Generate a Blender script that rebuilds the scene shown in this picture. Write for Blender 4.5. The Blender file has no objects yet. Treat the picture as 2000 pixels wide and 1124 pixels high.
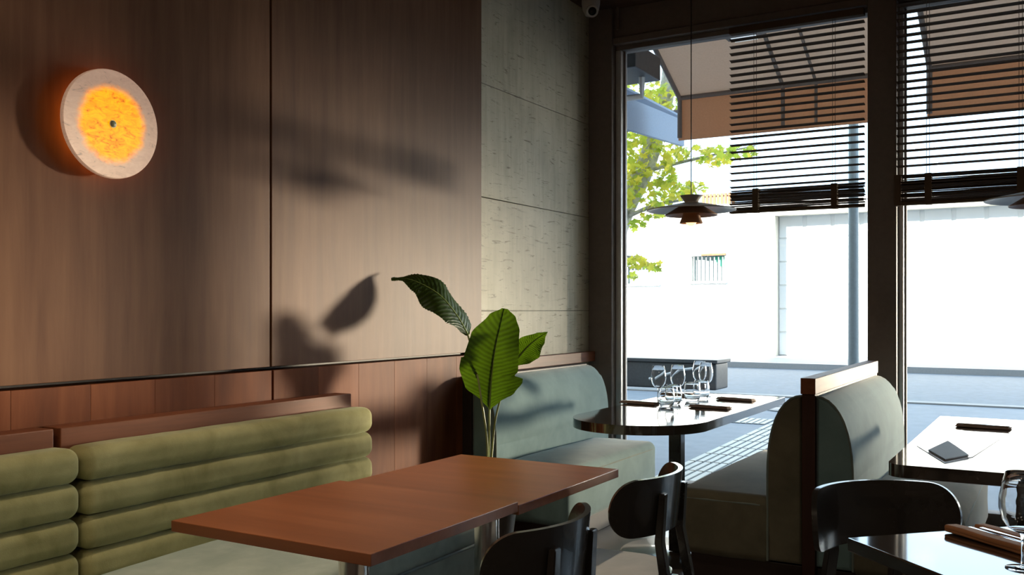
import bpy, bmesh, math, random
from mathutils import Vector, Matrix, noise
random.seed(7)
C = bpy.context.scene.collection
R = math.radians
PI = math.pi

# ------------------------------------------------------------------ camera, world, sun, large lights, exposure
SC = bpy.context.scene
cam = bpy.data.cameras.new('camera'); camo = bpy.data.objects.new('camera', cam); C.objects.link(camo)
CAM_Z = 1.35; YAW = R(30.4); FPX = 1821.0; HOR = 605.0
camo.location = (0, 0, CAM_Z); camo.rotation_euler = (PI / 2, 0, YAW)
cam.sensor_width = 36; cam.lens = 36 * FPX / 2000; cam.shift_y = (HOR - 562) / 2000
cam.clip_start = 0.05; cam.clip_end = 300
SC.camera = camo
SC.view_settings.view_transform = 'Standard'; SC.view_settings.look = 'None'
SC.view_settings.gamma = 1; SC.view_settings.use_curve_mapping = False
SC.view_settings.exposure = 0.22
w = bpy.data.worlds.new('sky'); SC.world = w; w.use_nodes = True
bg = w.node_tree.nodes['Background']; bg.inputs[0].default_value = (0.58, 0.79, 1.0, 1); bg.inputs[1].default_value = 3.0


def lamp(name, kind, loc, energy, color=(1, 1, 1), direction=None, **kw):
    d = bpy.data.lights.new(name, kind); d.energy = energy; d.color = color
    for k, v in kw.items(): setattr(d, k, v)
    o = bpy.data.objects.new(name, d); C.objects.link(o); o.location = loc
    if direction: o.rotation_euler = Vector(direction).to_track_quat('-Z', 'Y').to_euler()
    return o


SUN_DIR = (0.18, 0.30, -0.24)
lamp('sun', 'SUN', (0, -10, 30), 28.0, (1.0, 0.95, 0.86), SUN_DIR, angle=R(0.6))
# sun thrown back by bright glazing down the street
lamp('sun_glint', 'SPOT', (6.2, 21.2, 1.3), 66000, (1.0, 0.84, 0.62), (-9.25, -18.15, -0.24), spot_size=R(6.2), spot_blend=0.9, shadow_soft_size=1.0)
# warm fill lamps added under the ceiling, unseen behind the camera
for lx, ly in ((-1.6, -0.6), (0.6, -0.8), (2.2, 1.2), (-1.6, -2.2), (1.8, -2.2)):
    lamp('fill_lamp', 'AREA', (lx, ly, 3.55), 12, (1.0, 0.80, 0.58), (0, 0, -1), shape='DISK', size=0.35)


# narrow warm fill added above the wall bench and its tables, no fixtures
for ly in (0.9, 2.1, 3.2):
    lamp('bench_fill_lamp', 'AREA', (-2.05, ly, 3.58), 3.6, (1.0, 0.82, 0.62), (0, 0, -1), shape='DISK', size=0.12, spread=R(62))


# ------------------------------------------------------------------ materials
def nt(name):
    m = bpy.data.materials.new(name); m.use_nodes = True
    n = m.node_tree.nodes; return m, n, m.node_tree.links, n['Principled BSDF']


def setp(b, **kw):
    for k, v in kw.items():
        i = b.inputs[k.replace('_', ' ')]
        i.default_value = v if not (isinstance(v, tuple) and len(v) == 3) else (*v, 1)


def ramp(n, stops):
    r = n.new('ShaderNodeValToRGB'); e = r.color_ramp.elements
    while len(e) < len(stops): e.new(0.5)
    for k, (p, c) in enumerate(stops):
        e[k].position = p; e[k].color = (*c, 1) if len(c) == 3 else c
    return r


def coords(n, l, scale=(1, 1, 1), out='Object'):
    t = n.new('ShaderNodeTexCoord'); mp = n.new('ShaderNodeMapping'); mp.inputs['Scale'].default_value = scale
    l.new(t.outputs[out], mp.inputs['Vector']); return mp


def noise_tex(n, l, mp, scale, detail=4, rough=0.55, dist=0.0):
    t = n.new('ShaderNodeTexNoise'); t.inputs['Scale'].default_value = scale; t.inputs['Detail'].default_value = detail
    t.inputs['Roughness'].default_value = rough; t.inputs['Distortion'].default_value = dist
    l.new(mp.outputs[0], t.inputs['Vector']); return t


def bump(n, l, b, src, strength=0.2, dist=0.01):
    bp = n.new('ShaderNodeBump'); bp.inputs['Strength'].default_value = strength; bp.inputs['Distance'].default_value = dist
    l.new(src, bp.inputs['Height']); l.new(bp.outputs[0], b.inputs['Normal'])


def plain(name, col, rough=0.5, metal=0.0, spec=0.5, noise_amt=0.06, nscale=30, coat=0.0, emit=None, estr=0):
    m, n, l, b = nt(name)
    setp(b, Roughness=rough, Metallic=metal, Specular_IOR_Level=spec, Coat_Weight=coat)
    mp = coords(n, l); t = noise_tex(n, l, mp, nscale)
    lo = tuple(max(0, c * (1 - noise_amt)) for c in col); hi = tuple(min(1, c * (1 + noise_amt)) for c in col)
    r = ramp(n, [(0.3, lo), (0.7, hi)]); l.new(t.outputs['Fac'], r.inputs[0]); l.new(r.outputs[0], b.inputs['Base Color'])
    if emit: setp(b, Emission_Color=emit, Emission_Strength=estr)
    return m


def wood(name, dark, mid, light, axis=2, rough=0.4, stretch=22, vary=0.0, spec=0.5, coat=0.0, bmp=0.06):
    m, n, l, b = nt(name)
    s = [stretch] * 3; s[axis] = 1.0
    mp = coords(n, l, tuple(s))
    info = n.new('ShaderNodeObjectInfo')
    add = n.new('ShaderNodeVectorMath'); add.operation = 'ADD'
    mul = n.new('ShaderNodeMath'); mul.operation = 'MULTIPLY'; mul.inputs[1].default_value = 37.0
    l.new(info.outputs['Random'], mul.inputs[0]); l.new(mp.outputs[0], add.inputs[0]); l.new(mul.outputs[0], add.inputs[1])
    t1 = noise_tex(n, l, add, 1.1, 6, 0.62, 0.25)
    mp2 = n.new('ShaderNodeVectorMath'); mp2.operation = 'MULTIPLY'; mp2.inputs[1].default_value = (0.09, 0.09, 0.09)
    mp2.inputs[1].default_value[axis] = 0.8
    l.new(add.outputs[0], mp2.inputs[0])
    t2 = noise_tex(n, l, mp2, 1.0, 3, 0.5, 0.6)
    mix = n.new('ShaderNodeMix'); mix.data_type = 'FLOAT'; mix.inputs[0].default_value = 0.45
    l.new(t1.outputs['Fac'], mix.inputs[2]); l.new(t2.outputs['Fac'], mix.inputs[3])
    r = ramp(n, [(0.33, dark), (0.5, mid), (0.66, light)]); l.new(mix.outputs[0], r.inputs[0])
    hsv = n.new('ShaderNodeHueSaturation'); l.new(r.outputs[0], hsv.inputs['Color'])
    mr = n.new('ShaderNodeMapRange'); mr.inputs[3].default_value = 1 - vary; mr.inputs[4].default_value = 1 + vary
    l.new(info.outputs['Random'], mr.inputs[0]); l.new(mr.outputs[0], hsv.inputs['Value'])
    l.new(hsv.outputs[0], b.inputs['Base Color'])
    setp(b, Roughness=rough, Specular_IOR_Level=spec, Coat_Weight=coat, Coat_Roughness=0.06)
    if bmp: bump(n, l, b, t1.outputs['Fac'], bmp, 0.004)
    return m


def fabric(name, dark, light, weave=420, rough=0.85, sheen=0.4, big=5.0, stint=(1, 1, 1)):
    m, n, l, b = nt(name)
    mp = coords(n, l); t = noise_tex(n, l, mp, big, 5, 0.6, 0.4)
    r = ramp(n, [(0.3, dark), (0.7, light)]); l.new(t.outputs['Fac'], r.inputs[0]); l.new(r.outputs[0], b.inputs['Base Color'])
    setp(b, Roughness=rough, Sheen_Weight=sheen, Sheen_Roughness=0.4, Sheen_Tint=stint, Specular_IOR_Level=0.25)
    t2 = noise_tex(n, l, mp, weave, 2)
    bump(n, l, b, t2.outputs['Fac'], 0.25, 0.002)
    return m


def concrete():
    m, n, l, b = nt('board_marked_concrete')
    mp = coords(n, l, (1, 1, 1)); t = noise_tex(n, l, mp, 2.2, 8, 0.65, 0.3)
    mp2 = coords(n, l, (1, 3.0, 22)); t2 = noise_tex(n, l, mp2, 2.2, 5, 0.7, 0.8)
    mpv = coords(n, l, (1, 14, 1.2)); tv = noise_tex(n, l, mpv, 1.4, 4, 0.6, 0.4)
    r = ramp(n, [(0.3, (0.33, 0.30, 0.215)), (0.52, (0.48, 0.445, 0.335)), (0.75, (0.60, 0.56, 0.44))])
    mx = n.new('ShaderNodeMix'); mx.data_type = 'FLOAT'; mx.inputs[0].default_value = 0.4
    l.new(t.outputs['Fac'], mx.inputs[2]); l.new(tv.outputs['Fac'], mx.inputs[3]); l.new(mx.outputs[0], r.inputs[0])
    scr = ramp(n, [(0.34, (0.32, 0.29, 0.24)), (0.42, (1, 1, 1))]); l.new(t2.outputs['Fac'], scr.inputs[0])
    mm = n.new('ShaderNodeMix'); mm.data_type = 'RGBA'; mm.blend_type = 'MULTIPLY'; mm.inputs[0].default_value = 0.8
    l.new(r.outputs[0], mm.inputs[6]); l.new(scr.outputs[0], mm.inputs[7]); l.new(mm.outputs[2], b.inputs['Base Color'])
    setp(b, Roughness=0.6, Specular_IOR_Level=0.35)
    bump(n, l, b, t2.outputs['Fac'], 0.25, 0.004)
    return m


def leaf_mat(name, base, trans, veins=0, f=0.5, alt=None):
    m, n, l, b = nt(name)
    out = n['Material Output']
    mp = coords(n, l); t = noise_tex(n, l, mp, 14, 3)
    src = t.outputs['Fac']
    if veins:
        uv = n.new('ShaderNodeTexCoord'); wv = n.new('ShaderNodeTexWave'); wv.bands_direction = 'X'; wv.wave_profile = 'SIN'
        wv.inputs['Scale'].default_value = veins; wv.inputs['Distortion'].default_value = 1.2; wv.inputs['Detail'].default_value = 2; wv.inputs['Detail Scale'].default_value = 0.6
        l.new(uv.outputs['UV'], wv.inputs['Vector'])
        mx0 = n.new('ShaderNodeMix'); mx0.data_type = 'FLOAT'; mx0.inputs[0].default_value = 0.4
        l.new(t.outputs['Fac'], mx0.inputs[2]); l.new(wv.outputs['Fac'], mx0.inputs[3]); src = mx0.outputs[0]
        bump(n, l, b, wv.outputs['Fac'], 0.35, 0.004)
    r = ramp(n, [(0.2, tuple(c * 0.55 for c in base)), (0.75, tuple(c * 1.3 for c in base))])
    l.new(src, r.inputs[0]); l.new(r.outputs[0], b.inputs['Base Color'])
    setp(b, Roughness=0.42, Specular_IOR_Level=0.3)
    if alt:
        t3 = noise_tex(n, l, mp, 2.6, 2)
        r.color_ramp.elements[0].position = 0.38; r.color_ramp.elements[1].position = 0.62
        r.color_ramp.elements[0].color = (*alt[0], 1); r.color_ramp.elements[1].color = (*base, 1); src = t3.outputs['Fac']; l.new(src, r.inputs[0])
    tr = n.new('ShaderNodeBsdfTranslucent')
    r2 = ramp(n, [(0.2, tuple(c * 0.6 for c in trans)), (0.75, tuple(min(1, c * 1.2) for c in trans))])
    if alt: r2.color_ramp.elements[0].position = 0.38; r2.color_ramp.elements[1].position = 0.62; r2.color_ramp.elements[0].color = (*alt[1], 1)
    l.new(src, r2.inputs[0]); l.new(r2.outputs[0], tr.inputs[0])
    mx = n.new('ShaderNodeMixShader'); mx.inputs[0].default_value = f
    l.new(b.outputs[0], mx.inputs[1]); l.new(tr.outputs[0], mx.inputs[2]); l.new(mx.outputs[0], out.inputs[0])
    return m


def canvas(name, col, trans, f=0.5):
    m, n, l, b = nt(name); out = n['Material Output']
    mp = coords(n, l, (1, 1, 1)); t = noise_tex(n, l, mp, 60, 3)
    r = ramp(n, [(0.3, tuple(c * 0.92 for c in col)), (0.7, tuple(c * 1.08 for c in col))])
    l.new(t.outputs['Fac'], r.inputs[0]); l.new(r.outputs[0], b.inputs['Base Color']); setp(b, Roughness=0.9, Specular_IOR_Level=0.1)
    tr = n.new('ShaderNodeBsdfTranslucent'); tr.inputs[0].default_value = (*trans, 1)
    mx = n.new('ShaderNodeMixShader'); mx.inputs[0].default_value = f
    l.new(b.outputs[0], mx.inputs[1]); l.new(tr.outputs[0], mx.inputs[2]); l.new(mx.outputs[0], out.inputs[0])
    return m


def pane_mat():
    m, n, l, b = nt('window_glass'); out = n['Material Output']
    tr = n.new('ShaderNodeBsdfTransparent'); tr.inputs[0].default_value = (0.97, 0.985, 0.98, 1)
    gl = n.new('ShaderNodeBsdfGlossy'); gl.inputs['Roughness'].default_value = 0.0
    fr = n.new('ShaderNodeFresnel'); fr.inputs[0].default_value = 1.25
    mx = n.new('ShaderNodeMixShader'); l.new(fr.outputs[0], mx.inputs[0]); l.new(tr.outputs[0], mx.inputs[1]); l.new(gl.outputs[0], mx.inputs[2])
    l.new(mx.outputs[0], out.inputs[0]); return m


def glassware():
    m, n, l, b = nt('clear_glass'); setp(b, Base_Color=(1, 1, 1), Roughness=0.0, Transmission_Weight=1.0, IOR=1.47); return m


def sconce_mat():
    m, n, l, b = nt('backlit_alabaster')
    t = n.new('ShaderNodeTexCoord'); sep = n.new('ShaderNodeSeparateXYZ'); l.new(t.outputs['Object'], sep.inputs[0])
    def mth(op, a, bb=None):
        x = n.new('ShaderNodeMath'); x.operation = op
        for i, v in enumerate((a, bb)):
            if v is None: continue
            if isinstance(v, (int, float)): x.inputs[i].default_value = v
            else: l.new(v, x.inputs[i])
        return x.outputs[0]
    rr = mth('SQRT', mth('ADD', mth('POWER', sep.outputs[1], 2), mth('POWER', sep.outputs[2], 2)))
    mp = coords(n, l, (1, 1, 1.6)); ns = noise_tex(n, l, mp, 16, 6, 0.7, 0.6)
    rn = mth('ADD', rr, mth('MULTIPLY', mth('SUBTRACT', ns.outputs['Fac'], 0.5), 0.05))
    glow = ramp(n, [(0.0, (1, 1, 1)), (0.115 / 0.2 * 0.5, (1, 1, 1)), (0.155 / 0.2 * 0.5, (0, 0, 0))]); glow.color_ramp.interpolation = 'EASE'
    l.new(mth('MULTIPLY', rn, 2.5), glow.inputs[0])
    mp2 = coords(n, l, (1, 1, 2.2)); n2 = noise_tex(n, l, mp2, 22, 5, 0.65, 1.2)
    vein = ramp(n, [(0.34, (0.30, 0.06, 0.0)), (0.42, (0.85, 0.22, 0.0)), (0.60, (1.0, 0.36, 0.0))]); l.new(n2.outputs['Fac'], vein.inputs[0])
    mm = n.new('ShaderNodeMix'); mm.data_type = 'RGBA'; mm.blend_type = 'MULTIPLY'; mm.inputs[0].default_value = 1
    l.new(vein.outputs[0], mm.inputs[6]); l.new(glow.outputs[0], mm.inputs[7])
    rimc = n.new('ShaderNodeMix'); rimc.data_type = 'RGBA'; rimc.blend_type = 'ADD'; rimc.inputs[0].default_value = 1.0; rimc.inputs[7].default_value = (0, 0, 0, 1)
    inv = n.new('ShaderNodeMix'); inv.data_type = 'RGBA'; l.new(glow.outputs[0], inv.inputs[0]); inv.inputs[6].default_value = (0.15, 0.085, 0.055, 1); inv.inputs[7].default_value = (0, 0, 0, 1)
    l.new(inv.outputs[2], rimc.inputs[7]); l.new(mm.outputs[2], rimc.inputs[6]); l.new(rimc.outputs[2], b.inputs['Emission Color']); setp(b, Emission_Strength=1.3)
    stone = ramp(n, [(0.28, (0.30, 0.25, 0.22)), (0.40, (0.66, 0.50, 0.41)), (0.7, (0.78, 0.62, 0.52))]); l.new(n2.outputs['Fac'], stone.inputs[0])
    dk = n.new('ShaderNodeMix'); dk.data_type = 'RGBA'; l.new(glow.outputs[0], dk.inputs[0]); l.new(stone.outputs[0], dk.inputs[6]); dk.inputs[7].default_value = (0.10, 0.04, 0.0, 1)
    l.new(dk.outputs[2], b.inputs['Base Color']); setp(b, Roughness=0.45)
    return m


M = dict(
    veneer=wood('walnut_veneer', (0.085, 0.034, 0.015), (0.125, 0.055, 0.027), (0.165, 0.080, 0.041), 2, 0.5, 14, 0.04, 0.15),
    cladding=wood('walnut_boards', (0.085, 0.025, 0.010), (0.15, 0.045, 0.016), (0.22, 0.074, 0.028), 2, 0.55, 9, 0.22, 0.1),
    trimwood=wood('walnut_rail', (0.12, 0.042, 0.020), (0.18, 0.064, 0.030), (0.25, 0.092, 0.045), 1, 0.5, 20, 0.1, 0.2),
    table=wood('walnut_table_top', (0.16, 0.048, 0.016), (0.225, 0.072, 0.025), (0.29, 0.10, 0.038), 0, 0.33, 14, 0.05, 0.5),
    ceil=wood('ceiling_wood', (0.05, 0.03, 0.02), (0.085, 0.05, 0.035), (0.12, 0.07, 0.05), 0, 0.5, 16),
    black_wood=wood('black_stained_wood', (0.010, 0.009, 0.008), (0.016, 0.014, 0.013), (0.026, 0.022, 0.02), 1, 0.26, 14, 0.0, 0.5, 0.2),
    dtable=wood('dark_oak_table_top', (0.020, 0.016, 0.013), (0.032, 0.026, 0.021), (0.05, 0.04, 0.032), 1, 0.07, 14, 0, 1.0, 0.7, 0.0),
    lacquer=plain('black_lacquer', (0.020, 0.018, 0.016), 0.22, 0, 0.5, 0.05, 20, 0.3),
    frame=plain('dark_bronze_frame', (0.19, 0.158, 0.142), 0.6, 0.0, 0.25),
    alu=plain('grey_aluminium', (0.58, 0.59, 0.60), 0.45, 0.35),
    steel=plain('brushed_steel', (0.60, 0.57, 0.53), 0.2, 1.0),
    cutlery=plain('polished_cutlery', (0.75, 0.75, 0.76), 0.12, 1.0, 0.5, 0.02),
    concrete=concrete(),
    velvet=fabric('olive_velvet', (0.205, 0.190, 0.075), (0.35, 0.33, 0.155), 300, 0.8, 0.35, 6.0, (0.85, 0.9, 0.6)),
    seatfab=fabric('pale_sage_fabric', (0.26, 0.31, 0.255), (0.38, 0.43, 0.36), 420, 0.85, 0.3, 7.0),
    teal=fabric('teal_grey_fabric', (0.115, 0.200, 0.212), (0.170, 0.270, 0.282), 420, 0.85, 0.3, 5.0),
    booth=fabric('grey_green_fabric', (0.085, 0.082, 0.057), (0.135, 0.128, 0.088), 420, 0.85, 0.3, 5.0),
    pipe=fabric('piping_cord', (0.13, 0.17, 0.16), (0.19, 0.24, 0.22), 420, 0.8, 0.3),
    pad=fabric('grey_seat_pad', (0.34, 0.33, 0.29), (0.45, 0.43, 0.38), 300, 0.75, 0.2),
    plinth=plain('dark_plinth', (0.03, 0.020, 0.018), 0.5, 0, 0.3),
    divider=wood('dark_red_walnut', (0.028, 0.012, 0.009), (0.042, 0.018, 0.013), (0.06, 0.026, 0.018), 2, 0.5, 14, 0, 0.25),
    leaf=leaf_mat('banana_leaf', (0.020, 0.050, 0.008), (0.080, 0.150, 0.004), 7, 0.36),
    rib=plain('leaf_rib', (0.19, 0.27, 0.06), 0.45),
    stem=plain('leaf_stem', (0.28, 0.34, 0.12), 0.4),
    pot=plain('dark_pot', (0.05, 0.045, 0.04), 0.5), soil=plain('soil', (0.03, 0.02, 0.015), 0.95),
    pane=pane_mat(), glass=glassware(), alabaster=sconce_mat(),
    ring=plain('warm_led_ring', (0.8, 0.4, 0.1), 0.5, emit=(1.0, 0.30, 0.02), estr=24.0),
    pin=plain('sage_metal_pin', (0.22, 0.24, 0.15), 0.4), brass=plain('pale_brass', (0.75, 0.65, 0.35), 0.3, 0.8),
    white_plastic=plain('white_plastic', (0.62, 0.61, 0.59), 0.4), lens=plain('black_lens', (0.008, 0.008, 0.008), 0.1),
    slat=plain('brown_blind_slat', (0.115, 0.078, 0.052), 0.85, 0, 0.08), cord=plain('blind_cord', (0.10, 0.08, 0.065), 0.8),
    pend=plain('pendant_enamel', (0.52, 0.49, 0.47), 0.45), pendin=plain('pendant_copper_inside', (0.33, 0.17, 0.09), 0.45),
    bulb=plain('frosted_bulb', (0.9, 0.8, 0.6), 0.5, emit=(1.0, 0.62, 0.25), estr=2.2),
    napkin=fabric('brown_napkin', (0.30, 0.20, 0.15), (0.40, 0.28, 0.21), 500, 0.9, 0.1),
    tan=fabric('tan_napkin', (0.42, 0.19, 0.085), (0.54, 0.26, 0.12), 500, 0.8, 0.15),
    paper=plain('white_paper', (0.8, 0.79, 0.77), 0.15, 0, 0.9), piece=plain('dark_grey_piece', (0.10, 0.085, 0.08), 0.6),
    paint=plain('white_render', (0.83, 0.82, 0.79), 0.9, 0, 0.2, 0.03, 3), door=plain('pale_door', (0.80, 0.80, 0.78), 0.7, 0, 0.2, 0.02, 3),
    doorframe=plain('door_surround', (0.42, 0.41, 0.36), 0.7), glazing=plain('far_window_dark', (0.35, 0.42, 0.42), 0.3),
    bars=plain('window_bars', (0.25, 0.27, 0.27), 0.6), teal_paint=plain('teal_paint', (0.10, 0.45, 0.33), 0.7),
    slats=wood('roof_screen_timber', (0.13, 0.055, 0.022), (0.19, 0.085, 0.035), (0.26, 0.13, 0.06), 2, 0.7, 10),
    asphalt=plain('asphalt', (0.135, 0.155, 0.182), 0.75, 0, 0.4, 0.12, 9), pavement=plain('pavement', (0.185, 0.205, 0.236), 0.7, 0, 0.4, 0.08, 6),  # blue cast of the sky light mixed into asphalt and pavement colours
    kerb=plain('kerb_stone', (0.30, 0.29, 0.28), 0.8), tactile=plain('tactile_tile', (0.48, 0.48, 0.44), 0.6, nscale=12),
    groove=plain('tile_groove', (0.10, 0.11, 0.13), 0.8), iron=plain('cast_iron', (0.16, 0.165, 0.175), 0.5, 0.3),
    pole=plain('galvanised_pole', (0.20, 0.23, 0.24), 0.5, 0.3),
    awn_soffit=canvas('taupe_canvas', (0.56, 0.45, 0.38), (0.60, 0.47, 0.38), 0.5), awn_val=canvas('terracotta_canvas', (0.56, 0.37, 0.26), (0.55, 0.345, 0.225), 0.5),
    awn_blue=canvas('blue_grey_canvas', (0.45, 0.52, 0.62), (0.4, 0.48, 0.6), 0.4),
    bark=plain('plane_bark', (0.42, 0.40, 0.35), 0.9, 0, 0.2, 0.35, 12),
    foliage=leaf_mat('autumn_leaves', (0.40, 0.36, 0.05), (0.80, 0.68, 0.08), alt=((0.16, 0.26, 0.03), (0.50, 0.62, 0.08))),
    stone=plain('dark_stone', (0.05, 0.052, 0.055), 0.45, noise_amt=0.2), brick=plain('outer_wall', (0.45, 0.4, 0.36), 0.9),
    floor=plain('polished_concrete_floor', (0.085, 0.072, 0.066), 0.22, 0, 0.5, 0.15, 5), plaster=plain('interior_plaster', (0.16, 0.12, 0.095), 0.8),
    heatglow=plain('outdoor_lamp_diffuser', (0.8, 0.82, 0.85), 0.4, emit=(0.85, 0.93, 1.0), estr=0.5),
)


# ------------------------------------------------------------------ object helpers
def tag(o, label=None, cat=None, group=None, kind=None):
    if label: o['label'] = label
    if cat: o['category'] = cat
    if group: o['group'] = group
    if kind: o['kind'] = kind
    return o


def thing(name, loc, label=None, cat=None, group=None, rz=0, kind=None):
    o = bpy.data.objects.new(name, None); C.objects.link(o); o.location = loc; o.rotation_euler = (0, 0, rz)
    o.empty_display_size = 0.1
    return tag(o, label, cat, group, kind)


def origin(p):
    v = Vector((0, 0, 0))
    while p is not None:
        v += Vector(p.location); p = p.parent
    return v


def finish(name, bm, mat, parent=None, smooth=False, world=True, angle=40):
    """link one bmesh as one object; with world=True the vertices are in world space and are made local to the parent"""
    if world and parent is not None:
        o = origin(parent)
        for v in bm.verts: v.co -= o
    bmesh.ops.recalc_face_normals(bm, faces=bm.faces)
    me = bpy.data.meshes.new(name); bm.to_mesh(me); bm.free()
    mats = mat if isinstance(mat, (list, tuple)) else [mat]
    for m in mats: me.materials.append(m)
    if smooth:
        me.polygons.foreach_set('use_smooth', [True] * len(me.polygons))
        try: me.set_sharp_from_angle(angle=R(angle))
        except Exception: pass
        if smooth == 'flatcaps':
            for p in me.polygons:
                if max(abs(q) for q in p.normal) > 0.9999: p.use_smooth = False
    o = bpy.data.objects.new(name, me); C.objects.link(o)
    if parent is not None: o.parent = parent
    return o


def add_box(bm, a, b, bevel=0.0, seg=2, mi=0):
    x0, y0, z0 = a; x1, y1, z1 = b
    vs = [bm.verts.new(p) for p in ((x0, y0, z0), (x1, y0, z0), (x1, y1, z0), (x0, y1, z0), (x0, y0, z1), (x1, y0, z1), (x1, y1, z1), (x0, y1, z1))]
    fs = [bm.faces.new([vs[i] for i in f]) for f in ((0, 3, 2, 1), (4, 5, 6, 7), (0, 1, 5, 4), (1, 2, 6, 5), (2, 3, 7, 6), (3, 0, 4, 7))]
    for f in fs: f.material_index = mi
    if bevel:
        es = list({e for f in fs for e in f.edges})
        bmesh.ops.bevel(bm, geom=es, offset=bevel, segments=seg, profile=0.5, affect='EDGES')
    return vs


def box(name, a, b, mat, parent=None, bevel=0.004, world=True, seg=2):
    bm = bmesh.new(); add_box(bm, a, b, bevel, seg)
    return finish(name, bm, mat, parent, 'flatcaps' if bevel > 0 else False, world, 35)


def soft_bm(bm, c, h, r, n=4, m=6, crown=0.0, wob=0.0, lean=0.0):
    """rounded box: centre c, half sizes h, corner radius r; crown lifts the middle of the top"""
    def lst(L, r_):
        inn = max(L - r_, 0)
        off = [r_ * math.tan(k * PI / 4 / n) for k in range(n + 1)]
        right = [inn + o for o in off]
        mid = [inn * (2 * k / m - 1) for k in range(1, m)] if inn > 1e-6 else []
        return [-x for x in reversed(right)] + mid + right
    ax = [sorted(set(round(x, 6) for x in lst(h[i], min(r, h[i])))) for i in range(3)]
    vd = {}
    def vert(p):
        key = tuple(round(x, 5) for x in p)
        if key in vd: return vd[key]
        q = [max(-(h[i] - min(r, h[i])), min(h[i] - min(r, h[i]), p[i])) for i in range(3)]
        d = Vector([p[i] - q[i] for i in range(3)])
        if d.length > 1e-9: d = d.normalized() * r
        s = Vector(q) + d
        if crown:
            u, v = s.x / h[0], s.y / h[1]
            s.z += crown * (1 - u * u) * (1 - v * v) * (0.5 + 0.5 * s.z / h[2])
        if wob:
            s += Vector((noise.noise(s * 9 + Vector(c)), noise.noise(s * 8 + Vector((5, 1, 3)) + Vector(c)), noise.noise(s * 7 + Vector((2, 9, 4)) + Vector(c)))) * wob
        if lean: s.x += lean * s.z
        vd[key] = bm.verts.new(s + Vector(c)); return vd[key]
    for a in range(3):
        u, v = (a + 1) % 3, (a + 2) % 3
        for sgn in (-1, 1):
            for i in range(len(ax[u]) - 1):
                for j in range(len(ax[v]) - 1):
                    q = []
                    for (uu, vv) in ((i, j), (i + 1, j), (i + 1, j + 1), (i, j + 1)):
                        p = [0, 0, 0]; p[a] = sgn * h[a]; p[u] = ax[u][uu]; p[v] = ax[v][vv]; q.append(vert(p))
                    if len(set(q)) >= 3:
                        try: bm.faces.new([k for t, k in enumerate(q) if k not in q[:t]])
                        except ValueError: pass


def soft(name, a, b, r, mat, parent=None, crown=0.0, wob=0.0, world=True, n=4, m=6, lean=0.0):
    bm = bmesh.new(); c = [(a[i] + b[i]) / 2 for i in range(3)]; h = [abs(b[i] - a[i]) / 2 for i in range(3)]
    soft_bm(bm, c, h, r, n, m, crown, wob, lean)
    return finish(name, bm, mat, parent, True, world, 80)


def prism(name, pts, z0, z1, mat, parent=None, bevel=0.0, seg=2, world=True, axis='z', angle=35):
    """polygon pts extruded along an axis; axis z: pts are (x,y); axis y: pts are (x,z)"""
    bm = bmesh.new()
    def P(p, t): return (p[0], p[1], t) if axis == 'z' else ((p[0], t, p[1]) if axis == 'y' else (t, p[0], p[1]))
    A = [bm.verts.new(P(p, z0)) for p in pts]; B = [bm.verts.new(P(p, z1)) for p in pts]
    f0 = bm.faces.new(A[::-1]); f1 = bm.faces.new(B); n = len(pts)
    for i in range(n): bm.faces.new((A[i], A[(i + 1) % n], B[(i + 1) % n], B[i]))
    if bevel:
        es = list(set(list(f0.edges) + list(f1.edges)))
        bmesh.ops.bevel(bm, geom=es, offset=bevel, segments=seg, profile=0.5, affect='EDGES')
    return finish(name, bm, mat, parent, 'flatcaps', world, angle)


def tube_bm(bm, pts, rad, seg=8, cap=True):
    pts = [Vector(p) for p in pts]; n = len(pts)
    rads = rad if isinstance(rad, (list, tuple)) else [rad] * n
    rings = []; up = Vector((0.123, 0.21, 0.97)).normalized()
    for i, p in enumerate(pts):
        t = (pts[min(i + 1, n - 1)] - pts[max(i - 1, 0)]).normalized()
        if abs(t.dot(up)) > 0.95: up = Vector((1, 0.1, 0)).normalized()
        s = t.cross(up).normalized(); u = s.cross(t).normalized(); up = u
        rings.append([bm.verts.new(p + (s * math.cos(2 * PI * k / seg) + u * math.sin(2 * PI * k / seg)) * rads[i]) for k in range(seg)])
    for a, b in zip(rings, rings[1:]):
        for k in range(seg): bm.faces.new((a[k], a[(k + 1) % seg], b[(k + 1) % seg], b[k]))
    if cap: bm.faces.new(rings[0][::-1]); bm.faces.new(rings[-1])


def tube(name, pts, rad, mat, parent=None, seg=8, world=True):
    bm = bmesh.new(); tube_bm(bm, pts, rad, seg); return finish(name, bm, mat, parent, True, world, 50)


def lathe_bm(bm, prof, c=(0, 0, 0), seg=28):
    rings = []
    for r, z in prof:
        if r < 1e-5: rings.append([bm.verts.new((c[0], c[1], c[2] + z))])
        else: rings.append([bm.verts.new((c[0] + r * math.cos(2 * PI * k / seg), c[1] + r * math.sin(2 * PI * k / seg), c[2] + z)) for k in range(seg)])
    for a, b in zip(rings, rings[1:]):
        for k in range(seg):
            k2 = (k + 1) % seg
            if len(a) == 1 and len(b) == 1: continue
            if len(a) == 1: bm.faces.new((a[0], b[k], b[k2]))
            elif len(b) == 1: bm.faces.new((a[k], b[0], a[k2]))
            else: bm.faces.new((a[k], b[k], b[k2], a[k2]))


def lathe(name, prof, c, mat, parent=None, seg=28, world=True, angle=40):
    bm = bmesh.new(); lathe_bm(bm, prof, c, seg); return finish(name, bm, mat, parent, True, world, angle)


def copy_tree(o, parent=None):
    c = o.copy(); C.objects.link(c); c.parent = parent
    for ch in list(o.children): copy_tree(ch, c)
    return c


def struct(o): o['kind'] = 'structure'; return o


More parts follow.
